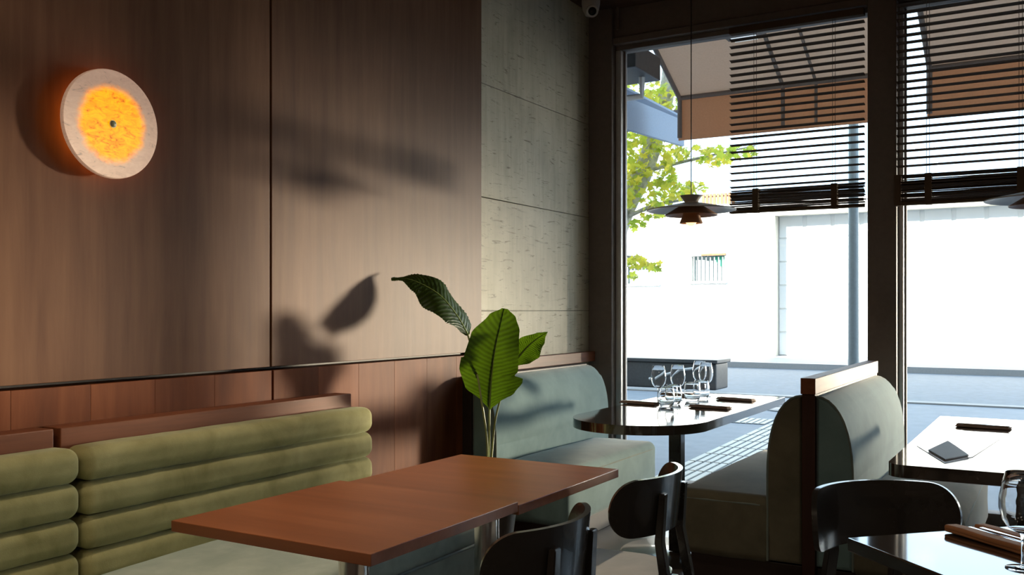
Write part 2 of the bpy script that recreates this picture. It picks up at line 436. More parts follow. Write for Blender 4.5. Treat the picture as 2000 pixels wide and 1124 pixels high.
def curve_pts(ctrl, n=16):
    """Catmull-Rom through control points"""
    c = [Vector(p) for p in ctrl]; c = [c[0] * 2 - c[1]] + c + [c[-1] * 2 - c[-2]]; out = []
    for i in range(1, len(c) - 2):
        p0, p1, p2, p3 = c[i - 1:i + 3]
        for k in range(n):
            t = k / n
            out.append(0.5 * ((2 * p1) + (p2 - p0) * t + (2 * p0 - 5 * p1 + 4 * p2 - p3) * t * t + (3 * p1 - p0 - 3 * p2 + p3) * t ** 3))
    out.append(c[-2]); return out


FW = Vector((-math.sin(YAW), math.cos(YAW), 0)); RT = Vector((math.cos(YAW), math.sin(YAW), 0))


def ray(px, py): return FW + RT * ((px - 1000) / FPX) + Vector((0, 0, (HOR - py) / FPX))


def at_y(px, py, Y):
    d = ray(px, py); return Vector((0, 0, CAM_Z)) + d * (Y / d.y)


def at_z(px, py, z):
    d = ray(px, py); return Vector((0, 0, CAM_Z)) + d * ((z - CAM_Z) / d.z)


# ------------------------------------------------------------------ room shell
XW, XWOOD, YWIN, XR, YB, ZC = -3.12, -3.05, 6.60, 4.2, -3.2, 3.64
struct(box('floor', (XW - .2, YB - .2, -.12), (XR + .2, 6.74, 0), M['floor'], None, 0))
struct(box('ceiling', (XW - .2, YB - .2, ZC), (XR + .2, 6.74, ZC + .15), M['ceil'], None, 0))
struct(box('wall_back', (XW - .2, YB - .2, 0), (XR + .2, YB, ZC), M['plaster'], None, 0))
struct(box('wall_right', (XR, YB, 0), (XR + .2, 6.74, ZC), M['plaster'], None, 0))
wl = struct(thing('wall_left', (XW, 2, 0)))
box('backing', (XW - .2, YB, 0), (XW - .03, 6.74, ZC), M['plinth'], wl, 0)
for z0, z1 in ((0, 1.34), (1.343, 2.055), (2.058, 2.77), (2.773, ZC)):
    box('concrete_panel', (XW - .03, 4.80, z0), (XW, 6.6, z1), M['concrete'], wl, 0.003)
YJ, YE, ZG = 3.06, 4.83, 1.085
for y0, y1 in ((-2.5, -.502), (-.492, 1.275), (1.285, YJ - .006), (YJ + .006, YE)):
    box('veneer_panel', (XW - .03, y0, ZG + .008), (XWOOD, y1, ZC), M['veneer'], wl, 0.002)
y = 1.285
edges = [-2.5 + .3 * k for k in range(13)] + [1.26, 1.555, 1.85, 2.15, 2.43, 2.727, YJ - .006]
edges = sorted(e for e in edges if e <= YJ)
for a, b in zip(edges, edges[1:]):
    if b - a > .08: box('cladding_board', (XW - .03, a, 0), (XWOOD + .012, b - .0008, ZG - .008), M['cladding'], wl, 0.0015)
wB = (YE - YJ - .006) / 6
for k in range(6):
    box('cladding_board', (XW - .03, YJ + .006 + k * wB, 0), (XWOOD + .012, YJ + .006 + (k + 1) * wB - .0006, ZG - .008), M['cladding'], wl, 0.0012)

# window wall
struct(box('trim_1', (XW, 6.48, 0), (-2.925, 6.76, ZC), M['frame'], None, 0.006))
struct(box('trim_2', (-1.085, 6.46, 0), (-.907, 6.76, ZC), M['frame'], None, 0.006))
struct(box('trim_3', (1.15, 6.46, 0), (1.33, 6.76, ZC), M['frame'], None, 0.006))
hd = struct(thing('trim_4', (-1, 6.6, 3.5)))
box('lintel_board', (-2.925, 6.52, 3.42), (XR, 6.76, ZC), M['frame'], hd, 0.006)
box('lintel_rail', (-2.925, 6.50, 3.365), (XR, 6.70, 3.415), M['frame'], hd, 0.005)
tube('conduit', [(-2.88, 6.49, 3.64), (-2.88, 6.49, 3.47)], .012, M['frame'], hd)


def window(name, x0, x1, jamb):
    wn = struct(thing(name, ((x0 + x1) / 2, YWIN, 0)))
    box('bottom_rail', (x0, 6.56, 0), (x1, 6.68, .07), M['frame'], wn, .004)
    box('top_rail', (x0, 6.56, 3.33), (x1, 6.68, 3.365), M['frame'], wn, .004)
    box('jamb', (x0, 6.55, .07), (x0 + jamb, 6.67, 3.33), M['alu'], wn, .006)
    box('jamb', (x1 - .015, 6.55, .07), (x1, 6.67, 3.33), M['alu'], wn, .004)
    box('glazing_bead', (x0 + jamb, 6.60, .07), (x0 + jamb + .012, 6.63, 3.33), M['frame'], wn, .002)
    bm = bmesh.new(); add_box(bm, (x0 + jamb, 6.61, .07), (x1 - .015, 6.618, 3.33)); finish('glass_pane', bm, M['pane'], wn)
    return wn


window('window_1', -2.925, -1.085, .045); window('window_2', -.907, 1.15, .03); window('window_3', 1.33, XR, .03)
# the storeys of the restaurant's own building above the room
struct(box('wall_front', (-26, 6.3, ZC + .15), (22, 6.76, 12.1), M['brick'], None, 0))
struct(box('wall_front_left', (-26, 6.3, -.1), (XW - .2, 6.76, ZC + .15), M['brick'], None, 0))
struct(box('wall_front_right', (XR + .2, 6.3, -.1), (22, 6.76, ZC + .15), M['brick'], None, 0))


# ------------------------------------------------------------------ front channelled bench
def bench_module(y0, y1, label):
    t = thing('channel_bench', (-2.5, (y0 + y1) / 2, 0), label, 'bench', 'wall benches with channelled olive backs')
    box('back_frame', (XWOOD + .014, y0 + .004, 0), (-2.937, y1 - .012, .945), M['trimwood'], t, .003)
    for k in range(5):
        zt = .887 - k * .1165
        soft('back_roll', (-2.947, y0 + .002, zt - .118), (-2.800, y1 + .006, zt), .044, M['velvet'], t, wob=.004, n=5, m=16)
    soft('seat_cushion', (-2.90, y0 + .004, .34), (-2.14, y1, .45), .04, M['seatfab'], t, crown=.018, wob=.006, m=12)
    tube('piping', [(-2.137, y0 + .03, .349), (-2.137, y1 - .02, .349)], .006, M['pipe'], t)
    box('seat_base', (-2.90, y0 + .004, .08), (-2.145, y1 - .01, .345), M['seatfab'], t, .01)
    box('plinth', (-2.86, y0 + .01, 0), (-2.22, y1 - .02, .08), M['plinth'], t, .004)
    return t


bench_module(1.960, 3.490, 'long olive channelled wall bench behind the walnut table, its right end rounded')
bench_module(.40, 1.950, 'olive channelled wall bench cut off by the left edge of the photo')


# ------------------------------------------------------------------ booth benches by the window
def arc_profile(xw, xf, z0, zt, s=1):
    """back cushion outline in x,z: foot at z0, rounded shoulder at the top; the wall side is xw, the front xf"""
    zm = .56
    pts = [(xw, z0), (xf, z0), (xf, zm)]
    dx = xf - xw
    for k in range(1, 11):
        a = k / 10 * PI / 2
        pts.append((xf - dx * .99 * (1 - math.cos(a)) ** 1.15, zm + (zt - zm) * math.sin(a)))
    pts.append((xw, zt)); return pts


def bench_half(t, xw, s, y0, y1, back_mat, seat_mat, ys1):
    """back cushion, seat and piping; s=+1 faces +x"""
    prof = arc_profile(xw, xw + s * .165, .15, .945, s)
    prism('back_cushion', prof, y0 + .004, y1, back_mat, t, .018, 4, axis='y', angle=60)
    line = [(p[0], y0 + .006, p[1]) for p in prof[1:-1]]
    tube('piping', line, .0055, M['pipe'], t, 6)
    xs0, xs1 = sorted((xw + s * .14, xw + s * .625))
    soft('seat_cushion', (xs0, y0, .13), (xs1, ys1, .455), .048, seat_mat, t, crown=.022, wob=.004, m=10)
    xe = xw + s * .622
    tube('piping', [(xw + s * .20, y0 + .005, .412), (xe - s * .05, y0 + .004, .412), (xe - s * .012, y0 + .018, .412), (xe, y0 + .06, .412), (xe, ys1 - .08, .412)], .0055, M['pipe'], t, 6)
    xb0, xb1 = sorted((xw, xw + s * .555))
    box('plinth', (xb0, y0 + .03, 0), (xb1, ys1 - .05, .14), M['plinth'], t, .004)


cb = thing('corner_booth_bench', (-2.7, 5.4, 0), 'teal grey upholstered booth bench against the concrete wall in the corner', 'bench', 'upholstered booth benches by the window')
box('back_panel', (XW + .001, 4.60, 0), (-2.975, 6.15, .955), M['plinth'], cb, .003)
bench_half(cb, -2.975, 1, 4.60, 6.17, M['teal'], M['teal'], 5.95)
box('cap_rail', (XW + .001, 4.84, .955), (-3.06, 6.475, 1.03), M['trimwood'], cb, .003)

db = thing('double_booth_bench', (-1.0, 5.3, 0), 'back to back grey green booth bench with walnut capped divider before the window post', 'bench', 'upholstered booth benches by the window')
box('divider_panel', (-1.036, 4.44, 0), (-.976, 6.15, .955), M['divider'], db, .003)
box('cap_rail', (-1.04, 4.43, .955), (-.972, 6.16, 1.03), M['trimwood'], db, .003)
bench_half(db, -1.036, -1, 4.45, 6.10, M['booth'], M['booth'], 6.0)
bench_half(db, -.976, 1, 4.45, 6.10, M['teal'], M['booth'], 6.0)


# ------------------------------------------------------------------ tables
def walnut_table(y0, y1, top, label):
    t = thing('dining_table', (-1.78, (y0 + y1) / 2, 0), label, 'table', 'walnut tables along the wall bench')
    box('table_top', (-2.14, y0, top - .031), (-1.43, y1, top), M['table'], t, .002)
    yc = (y0 + y1) / 2
    lathe('column', [(0, .02), (.045, .02), (.045, top - .045), (0, top - .045)], (-1.78, yc, 0), M['steel'], t, 32)
    lathe('base_disc', [(0, 0), (.23, 0), (.23, .008), (.06, .022), (0, .022)], (-1.78, yc, 0), M['steel'], t, 40)
    lathe('mounting_plate', [(0, top - .045), (.13, top - .045), (.13, top - .031), (0, top - .031)], (-1.78, yc, 0), M['lacquer'], t, 24)
    return t


walnut_table(1.765, 2.475, .760, 'walnut square table nearest the camera, steel column, slightly higher than its neighbour')
walnut_table(2.478, 3.23, .749, 'walnut square table in front of the banana plant, on a steel column')


def d_table(cx, r, yf, y1, label, col, corner=None):
    t = thing('rounded_table', (cx, (yf + y1) / 2, 0), label, 'table', 'dark tables with rounded ends by the window')
    pts = [(cx + r, y1), (cx - r, y1)] + [(cx - r * math.cos(a), yf + r - r * math.sin(a)) for a in [PI * k / 40 for k in range(41)]]
    if corner:
        pts = [(cx + r, y1), (cx - r, y1)] + [(cx - r + corner * (1 - math.cos(a)), yf + corner * (1 - math.sin(a))) for a in [PI / 2 * k / 10 for k in range(11)]] \
            + [(cx + r - corner * (1 - math.sin(a)), yf + corner * (1 - math.cos(a))) for a in [PI / 2 * k / 10 for k in range(11)]]
    prism('table_top', pts, .70, .75, M['dtable'], t, .003)
    box('column', (col[0] - .035, col[1] - .035, .02), (col[0] + .035, col[1] + .035, .70), M['lacquer'], t, .004)
    lathe('base_disc', [(0, 0), (.31, 0), (.31, .012), (.30, .018), (0, .018)], (col[0], col[1], 0), M['lacquer'], t, 44)
    box('cross_bar', (cx - .2, y1 - .30, .67), (cx + .2, y1 - .22, .70), M['lacquer'], t, .003)
    return t


d_table(-2.0, .38, 4.45, 6.46, 'dark round ended table set with glasses, between corner bench and divider', (-1.82, 4.90))
d_table(-.15, .43, 3.86, 5.75, 'dark table right of the double booth bench, glaring white with daylight', (-.15, 4.9), .07)

ft = thing('square_table', (.015, 2.56, 0), 'dark square table set cornerwise at the lower right, with a wine glass', 'table', rz=R(45))
box('table_top', (-.35, -.35, .715), (.35, .35, .75), M['dtable'], ft, .003, world=False)
box('column', (-.04, -.04, .02), (.04, .04, .715), M['lacquer'], ft, .004, world=False)
box('foot_plate', (-.22, -.22, 0), (.22, .22, .02), M['lacquer'], ft, .004, world=False)


# ------------------------------------------------------------------ chairs (local: faces -x)
def chair_proto():
    t = thing('dining_chair', (0, 0, 0))
    # curved plywood back: arc radius .30, rounded ends
    Rr, th, zc, hh, ha, rake = .30, .016, .716, .092, R(56), .10
    bm = bmesh.new(); NU, NV = 44, 10
    def P(s, z, off):
        a = s / Rr
        return Vector((-Rr + (Rr + off) * math.cos(a) + rake * (z - zc), (Rr + off) * math.sin(a), z))
    smax = Rr * ha; layers = []
    for off in (0, th):
        g = []
        for i in range(NU + 1):
            s = -smax * math.cos(PI * i / NU); e = max(0, abs(s) - (smax - hh * 1.05)) / (hh * 1.05)
            h = hh * math.sqrt(max(0, 1 - e ** 2.4)) + .0015
            g.append([bm.verts.new(P(s, zc + h * (2 * j / NV - 1) - .004 * (s / smax) ** 2, off)) for j in range(NV + 1)])
        layers.append(g)
    for li, g in enumerate(layers):
        for i in range(NU):
            for j in range(NV): bm.faces.new((g[i][j], g[i + 1][j], g[i + 1][j + 1], g[i][j + 1]))
    a, b = layers
    for i in range(NU):
        for j in (0, NV): bm.faces.new((a[i][j], a[i + 1][j], b[i + 1][j], b[i][j]))
    for j in range(NV):
        for i in (0, NU): bm.faces.new((a[i][j], a[i][j + 1], b[i][j + 1], b[i][j]))
    finish('backrest', bm, M['lacquer'], t, True, False, 50)
    bm = bmesh.new()
    n = 32
    pts = [(-.24 + .215 * (abs(math.cos(q)) ** .55) * math.copysign(1, math.cos(q)), .215 * (abs(math.sin(q)) ** .55) * math.copysign(1, math.sin(q))) for q in [2 * PI * k / n for k in range(n)]]
    prism('seat', pts, .425, .445, M['lacquer'], t, .005, world=False)
    pts2 = [(-.24 + (x + .24) * .94, yy * .94) for x, yy in pts]
    prism('seat_pad', pts2, .4455, .468, M['pad'], t, .009, 3, world=False)
    for sgn in (-1, 1):
        yb = sgn * .115
        xb = -Rr + (Rr + th) * math.cos(yb / Rr) + .016
        tp = [(xb + .005 * 1, yb * 1.0), ]
        bm = bmesh.new()
        prof = [(0.085, .0), (.03, .40), (xb - .014, .60), (xb - .002, .757)]
        rings = []
        for k, (x, z) in enumerate(prof):
            wy = (.016, .019, .019, .017)[k]; wx = (.012, .016, .013, .010)[k]; yy = sgn * (.150, .128, .117, .115)[k]
            rings.append([bm.verts.new(q) for q in ((x - wx, yy - wy, z), (x + wx, yy - wy, z), (x + wx, yy + wy, z), (x - wx, yy + wy, z))])
        for r0, r1 in zip(rings, rings[1:]):
            for k in range(4): bm.faces.new((r0[k], r0[(k + 1) % 4], r1[(k + 1) % 4], r1[k]))
        bm.faces.new(rings[0][::-1]); bm.faces.new(rings[-1])
        bmesh.ops.bevel(bm, geom=list(bm.edges), offset=.003, segments=2, affect='EDGES')
        finish('rear_leg', bm, M['lacquer'], t, True, False, 40)
        tube('front_leg', [(-.42, sgn * .185, 0), (-.40, sgn * .165, .425)], [.013, .018], M['lacquer'], t, 12, False)
    box('seat_rail', (-.41, -.15, .385), (-.02, .15, .425), M['lacquer'], t, .004, False)
    return t


ch = chair_proto(); ch.location = (-1.09, 2.165, 0); ch.rotation_euler.z = R(2)
tag(ch, 'black curved back chair pulled up to the nearer walnut table', 'chair', 'black bentwood chairs')
c2 = copy_tree(ch); c2.location = (-1.115, 2.955, 0); c2.rotation_euler.z = R(4); tag(c2, 'black curved back chair at the farther walnut table, beside the booth bench')
c3 = copy_tree(ch); c3.location = (-.53, 3.09, 0); c3.rotation_euler.z = R(135); tag(c3, 'black curved back chair facing the camera behind the cornerwise dark table')

# ------------------------------------------------------------------ plant
pl = thing('potted_plant', (-2.62, 4.18, 0), 'banana leaf plant with three broad green leaves between the two benches', 'plant')
lathe('pot', [(0, 0), (.13, 0), (.17, .30), (.165, .33), (.15, .33), (.145, .29), (0, .29)], (-2.62, 4.18, 0), M['pot'], pl)
lathe('soil', [(0, .292), (.144, .292), (.144, .285), (0, .285)], (-2.62, 4.18, 0), M['soil'], pl)


def leaf(mid, left, right, name_mat, nu=44, nv=7, ripple=.004, fold=.25, notch=None):
    """mid: control points of the midrib; left/right: (u, width) profiles; blade spans along side vectors"""
    c = curve_pts(mid, 12); N = len(c)
    def prof(tab, u):
        for (u0, w0), (u1, w1) in zip(tab, tab[1:]):
            if u <= u1:
                k = (u - u0) / (u1 - u0); k = k * k * (3 - 2 * k) * .5 + k * .5
                return w0 + (w1 - w0) * k
        return tab[-1][1]
    return c, N, prof


def make_leaf(mid, side, left, right, parent, normal, veins=30, fold=.18):
    c, N, prof = leaf(mid, left, right, None)
    side = Vector(side).normalized(); nrm = Vector(normal).normalized()
    bm = bmesh.new(); nu, nv = 72, 8; grid = []
    for i in range(nu + 1):
        u = i / nu; f = u * (N - 1); k = min(int(f), N - 2); p = c[k].lerp(c[k + 1], f - k)
        tang = (c[k + 1] - c[k]).normalized(); s = (side - tang * side.dot(tang)).normalized(); nn = s.cross(tang)
        if nn.dot(nrm) < 0: nn = -nn
        row = []
        for sg, tab in ((-1, left), (1, right)):
            wdt = prof(tab, u)
            cells = []
            for j in range(1, nv + 1):
                q = j / nv
                rp = .0028 * math.sin(2 * PI * (u * veins - q * .9)) * min(1, q * 3)
                wavy = .010 * math.sin(u * 13 + sg) * q * q
                cells.append(p + s * (sg * wdt * q) + tang * (.10 * wdt * q * (1 - u)) + nn * (fold * wdt * q - .25 * wdt * q * q + rp + wavy))
            row.append(cells)
        line = [bm.verts.new(x) for x in reversed(row[0])] + [bm.verts.new(p)] + [bm.verts.new(x) for x in row[1]]
        grid.append(line)
    uvl = bm.loops.layers.uv.new('UVMap'); nc = len(grid[0])
    for i in range(nu):
        for j in range(nc - 1):
            fc = bm.faces.new((grid[i][j], grid[i][j + 1], grid[i + 1][j + 1], grid[i + 1][j]))
            for lp_, (ii, jj) in zip(fc.loops, ((i, j), (i, j + 1), (i + 1, j + 1), (i + 1, j))):
                q = abs(2 * jj / (nc - 1) - 1); lp_[uvl].uv = (ii / nu - .10 * q, q)
    lf = finish('leaf', bm, M['leaf'], parent, True, True, 80)
    pts = [c[int(k * (N - 1) / 24)] + nrm * -.002 for k in range(25)]
    tube('midrib', pts, [.0055 * (1 - .75 * k / 24) for k in range(25)], M['rib'], lf, 8)
    return lf


def W(px, py, Y): return at_y(px, py, Y)


toc = -FW
# centre leaf, facing the camera
make_leaf([W(956, 800, 4.20), W(960, 740, 4.18), W(968, 680, 4.17), W(985, 603, 4.20)], RT,
          [(0, .004), (.08, .045), (.20, .135), (.38, .175), (.50, .172), (.505, .158), (.75, .14), (.93, .07), (1, .012)],
          [(0, .004), (.08, .05), (.16, .125), (.28, .165), (.335, .165), (.365, .118), (.42, .135), (.65, .125), (.85, .105), (.95, .07), (1, .02)], pl, toc)
# upper left leaf, arching over towards the wall
make_leaf([W(914, 655, 4.14), W(893, 618, 4.11), W(862, 580, 4.05), W(825, 556, 3.99), W(790, 544, 3.92), W(764, 546, 3.87)], Vector((-.40, .62, .66)),
          [(0, .006), (.06, .05), (.2, .13), (.45, .135), (.7, .08), (.84, .014), (.9, .005), (1, .004)],
          [(0, .006), (.05, .12), (.15, .16), (.4, .145), (.65, .085), (.84, .016), (.9, .006), (.95, .009), (1, .001)], pl, toc, 34, .1)
# right leaf behind
make_leaf([W(1000, 715, 4.42), W(1020, 690, 4.44), W(1042, 668, 4.46), W(1070, 649, 4.48)], Vector((.25, .15, -.9)),
          [(0, .01), (.25, .075), (.5, .065), (.8, .03), (.93, .012), (1, .001)],
          [(0, .01), (.25, .07), (.5, .085), (.8, .045), (.93, .012), (1, .001)], pl, toc, 26, .1)
b0 = Vector((-2.62, 4.18, .29))
tube('stem', curve_pts([b0 + Vector((-.02, 0, 0)), W(952, 884, 4.17), W(940, 780, 4.14), W(926, 700, 4.14), W(914, 655, 4.14)], 8), .0055, M['stem'], pl)
tube('stem', curve_pts([b0, W(955, 884, 4.19), W(956, 800, 4.20)], 8), .0055, M['stem'], pl)
tube('stem', curve_pts([b0 + Vector((.02, .02, 0)), W(961, 884, 4.24), W(972, 800, 4.32), W(1000, 715, 4.42)], 8), .0055, M['stem'], pl)

# ------------------------------------------------------------------ wall sconce and security camera
scp = at_y(217, 243, 2.10); SX = -2.992
d = ray(217, 243); scp = Vector((0, 0, CAM_Z)) + d * (SX / d.x)
sc = thing('wall_sconce', (SX, scp.y, scp.z), 'round alabaster wall lamp glowing orange on the wood panel', 'wall lamp')
def disc_x(name, prof, mat, parent, seg=64):
    bm = bmesh.new(); lathe_bm(bm, prof, (0, 0, 0), seg)
    bmesh.ops.rotate(bm, verts=bm.verts, cent=(0, 0, 0), matrix=Matrix.Rotation(PI / 2, 3, 'Y'))
    return finish(name, bm, mat, parent, True, False, 40)
disc_x('stone_disc', [(0, -.009), (.1955, -.009), (.1985, -.006), (.1985, .006), (.1955, .009), (0, .009)], M['alabaster'], sc)
disc_x('centre_pin', [(0, .0), (.0115, .0), (.0115, .014), (.009, .016), (0, .016)], M['pin'], sc, 24)
disc_x('pin_collar', [(.0115, .009), (.0145, .009), (.0145, .012), (.0115, .012)], M['brass'], sc, 24)
disc_x('mounting_rod', [(0, -.056), (.03, -.056), (.03, -.009), (0, -.009)], M['brass'], sc, 24)
bm = bmesh.new()
tube_bm(bm, [(-.034, .105 * math.cos(a), .095 * math.sin(a)) for a in [2 * PI * k / 32 for k in range(33)]], .006, 8)
finish('light_ring', bm, M['ring'], sc, True, False)

cc = thing('security_camera', (-2.985, 6.24, ZC), 'white dome security camera under the ceiling in the corner', 'camera')
lathe('housing', [(0, 0), (.068, 0), (.068, -.03), (.060, -.075), (.040, -.115), (.0, -.125)], (-2.985, 6.24, ZC), M['white_plastic'], cc)
bm = bmesh.new(); bmesh.ops.create_icosphere(bm, subdivisions=3, radius=.042, matrix=Matrix.Translation((-2.955, 6.195, ZC - .095))); finish('lens_ball', bm, M['lens'], cc, True)
bm = bmesh.new(); lathe_bm(bm, [(.030, 0), (.044, 0), (.044, .012), (.030, .012)], (0, 0, 0), 28)
bmesh.ops.rotate(bm, verts=bm.verts, cent=(0, 0, 0), matrix=Vector((.45, -.75, -.45)).to_track_quat('Z', 'Y').to_matrix())
bmesh.ops.translate(bm, verts=bm.verts, vec=(-2.943, 6.175, ZC - .106)); finish('lens_ring', bm, M['white_plastic'], cc, True)


# ------------------------------------------------------------------ pendants
def pendant(x, y, z, label):
    t = thing('pendant_lamp', (x, y, z), label, 'pendant lamp', 'layered pendant lamps over the window tables')
    lathe('top_cup', [(.072, .075), (.068, .075), (.040, .035), (.044, .035)], (x, y, z), M['pend'], t)
    lathe('wide_shade', [(.040, .034), (.27, -.012), (.271, -.016), (.268, -.018), (.038, .028)], (x, y, z), M['pend'], t, 48)
    lathe('middle_shade', [(.055, .022), (.162, -.044), (.160, -.048), (.052, .014)], (x, y, z), [M['pendin']], t, 40)
    lathe('lower_shade', [(.048, -.02), (.052, -.045), (.072, -.095), (.068, -.096), (.045, -.045), (.042, -.02)], (x, y, z), M['pendin'], t, 32)
    lathe('bulb', [(0, -.112), (.02, -.108), (.033, -.09), (.03, -.06), (.016, -.03), (.016, .03), (0, .03)], (x, y, z), M['bulb'], t, 20)
    tube('cord', [(x, y, z + .03), (x, y, ZC - .03)], .0032, M['lacquer'], t, 6)
    lathe('ceiling_rose', [(0, 0), (.05, 0), (.045, -.03), (0, -.032)], (x, y, ZC), M['lacquer'], t, 24)
    for k in range(3):
        a = 2 * PI * k / 3
        tube('strut', [(x + .042 * math.cos(a), y + .042 * math.sin(a), z + .04), (x + .05 * math.cos(a), y + .05 * math.sin(a), z - .03)], .003, M['brass'], t, 6)


pendant(-1.95, 5.50, 1.975, 'layered pendant lamp over the rounded table with glasses')
pendant(-.06, 5.30, 1.91, 'pendant lamp cut by the right edge of the photo')


# ------------------------------------------------------------------ blinds
def blind(x0, x1, yb, ztop, zb0, zb1, nstack, cords, label, seed):
    rnd = random.Random(seed)
    t = thing('venetian_blind', ((x0 + x1) / 2, yb, ztop), label, 'blind', 'dark brown venetian blinds')
    box('headrail', (x0, yb - .03, ztop - .045), (x1, yb + .03, ztop), M['slat'], t, .003)
    xc = (x0 + x1) / 2; L = (x1 - x0) / 2
    bm = bmesh.new()
    prof = [(-.025, 0), (-.012, .0022), (0, .003), (.012, .0022), (.025, 0)]
    A = []
    for sx in (-L, L):
        A.append([bm.verts.new((sx, p, q)) for p, q in prof] + [bm.verts.new((sx, p, q - .0028)) for p, q in reversed(prof)])
    n = len(A[0])
    for k in range(n): bm.faces.new((A[0][k], A[0][(k + 1) % n], A[1][(k + 1) % n], A[1][k]))
    bm.faces.new(A[0][::-1]); bm.faces.new(A[1])
    proto = finish('slat', bm, M['slat'], t, True, False, 60); first = True
    def put(z, rx, ry, dy, dx=0):
        nonlocal first
        o = proto if first else proto.copy()
        if not first: C.objects.link(o); o.parent = t
        first = False
        o.location = (dx, dy, z - ztop); o.rotation_euler = (rx, ry, 0)
    z = ztop - .085
    while z > zb1 + .02:
        put(z, R(rnd.uniform(-8, -5)), R(rnd.uniform(-.12, .12)), rnd.uniform(-.002, .002)); z -= .0497
    for k in range(nstack):
        put(zb0 + .022 + (zb1 - zb0 - .022) * k / (nstack - 1), R(rnd.uniform(-9, 3)), R(rnd.uniform(-.42, .42)), rnd.uniform(-.006, .006), rnd.uniform(-.007, .007))
    box('bottom_rail', (x0, yb - .026, zb0), (x1, yb + .026, zb0 + .018), M['slat'], t, .003)
    for cx in cords:
        for dx in (-.009, .009):
            tube('ladder_cord', [(cx + dx, yb - .027, ztop - .04), (cx + dx, yb - .027, zb0)], .0016, M['cord'], t, 5)
        box('ladder_tape', (cx - .02, yb - .031, zb0 - .002), (cx + .02, yb + .03, zb1 + .006), M['slat'], t, .002)
    return t


blind(-2.015, -1.11, 6.50, 3.345, 2.03, 2.19, 15, (-1.83, -1.30), 'narrower brown slatted blind half raised in the left window pane', 3)
blind(-.905, 1.14, 6.45, 3.40, 2.02, 2.21, 22, (-.895, -.715, -.20, .45, 1.0), 'wide brown slatted blind half raised in the right window', 4)


# ------------------------------------------------------------------ glasses
def wine_proto():
    t = thing('wine_glass', (0, 0, 0))
    o_ = [(.030, .0945), (.041, .112), (.0475, .140), (.047, .165), (.041, .195), (.035, .222)]
    inn = [(r - .0012, z) for r, z in reversed(o_)]
    lathe('bowl', [(0, .082), (.012, .084)] + o_ + [(.0345, .2228)] + inn + [(.018, .088), (0, .0855)], (0, 0, 0), M['glass'], t, 36, False, 70)
    lathe('stem', [(0, .006), (.0062, .007), (.0038, .02), (.0034, .055), (.0045, .075), (.007, .0815), (0, .0818)], (0, 0, 0), M['glass'], t, 16, False, 70)
    lathe('foot', [(0, 0), (.034, 0), (.0355, .001), (.034, .002), (.010, .0055), (0, .0058)], (0, 0, 0), M['glass'], t, 36, False, 70)
    return t


def tumbler_proto():
    t = thing('tumbler', (0, 0, 0))
    o_ = [(.030, .0), (.036, .004), (.044, .022), (.0475, .046), (.046, .07), (.041, .095), (.0385, .106)]
    inn = [(r - .0017, z) for r, z in reversed(o_[2:])]
    lathe('glass_body', [(0, 0)] + o_ + [(.0378, .1068)] + inn + [(.034, .0135), (0, .012)], (0, 0, 0), M['glass'], t, 36, False, 70)
    return t


wp = wine_proto(); tp = tumbler_proto()
def place(proto, used, x, y, label, cat, group, z=.7502):
    o = proto if not used else copy_tree(proto)
    o.location = (x, y, z); tag(o, label, cat, group)
    o.scale = (1.05,) * 3 if proto is wp else (1.16,) * 3
    return o
for k, (x, y, lb) in enumerate(((-2.25, 5.72, 'leftmost wine glass on the dark rounded table'), (-2.17, 5.86, 'wine glass second from left on the dark rounded table'),
                                (-2.10, 6.22, 'wine glass third from left on the rounded table, partly behind another'), (-2.20, 6.38, 'rightmost wine glass on the rounded table, nearest the window'))):
    place(wp, k, x, y, lb, 'glass', 'wine glasses on the rounded table')
for k, (x, y, lb) in enumerate(((-2.09, 5.44, 'stemless tumbler standing nearest on the rounded table'), (-2.11, 5.62, 'stemless tumbler just behind the nearest tumbler'),
                                (-2.07, 5.86, 'larger looking tumbler of the right pair on the rounded table'), (-2.07, 6.04, 'tumbler behind the right pair front glass, farthest tumbler'))):
    place(tp, k, x, y, lb, 'glass', 'tumblers on the rounded table')
g = copy_tree(wp); g.location = (-.072, 2.455, .7502); g.scale = (1.06, 1.06, 1.0)
del g['group']; tag(g, 'large wine glass on the cornerwise table at the lower right edge', 'glass')


# ------------------------------------------------------------------ napkins and cutlery (local: long axis x)
def napkin_proto(mat, L=.25, Wd=.085):
    bm = bmesh.new()
    soft_bm(bm, (0, 0, .004), (L / 2, Wd / 2, .004), .0038, 3, 10, 0, .0018)
    soft_bm(bm, (-.004, .006, .0105), (L / 2 - .006, Wd / 2 - .010, .0035), .0034, 3, 10, 0, .0018)
    return bm


def fork_bm():
    bm = bmesh.new()
    o = [(-.10, -.006), (-.04, -.005), (.03, -.003), (.052, -.010), (.060, -.011)]
    pts = o + [(x, -yy) for x, yy in reversed(o)]
    A = [bm.verts.new((x, yy, 0)) for x, yy in pts]; B = [bm.verts.new((x, yy, .0022)) for x, yy in pts]; n = len(pts)
    bm.faces.new(A[::-1]); bm.faces.new(B)
    for i in range(n): bm.faces.new((A[i], A[(i + 1) % n], B[(i + 1) % n], B[i]))
    for k in range(4): add_box(bm, (.059, -.0105 + k * .0063, .0003), (.100, -.0081 + k * .0063, .002))
    return bm


def knife_bm():
    bm = bmesh.new()
    pts = [(-.11, -.006), (-.02, -.005), (.0, -.004), (.02, -.009), (.08, -.009), (.105, -.002), (.108, .006), (.0, .0055), (-.02, .005), (-.11, .006)]
    A = [bm.verts.new((x, yy, 0)) for x, yy in pts]; B = [bm.verts.new((x, yy * .8, .003 if x < 0 else .0018)) for x, yy in pts]; n = len(pts)
    bm.faces.new(A[::-1]); bm.faces.new(B)
    for i in range(n): bm.faces.new((A[i], A[(i + 1) % n], B[(i + 1) % n], B[i]))
    return bm


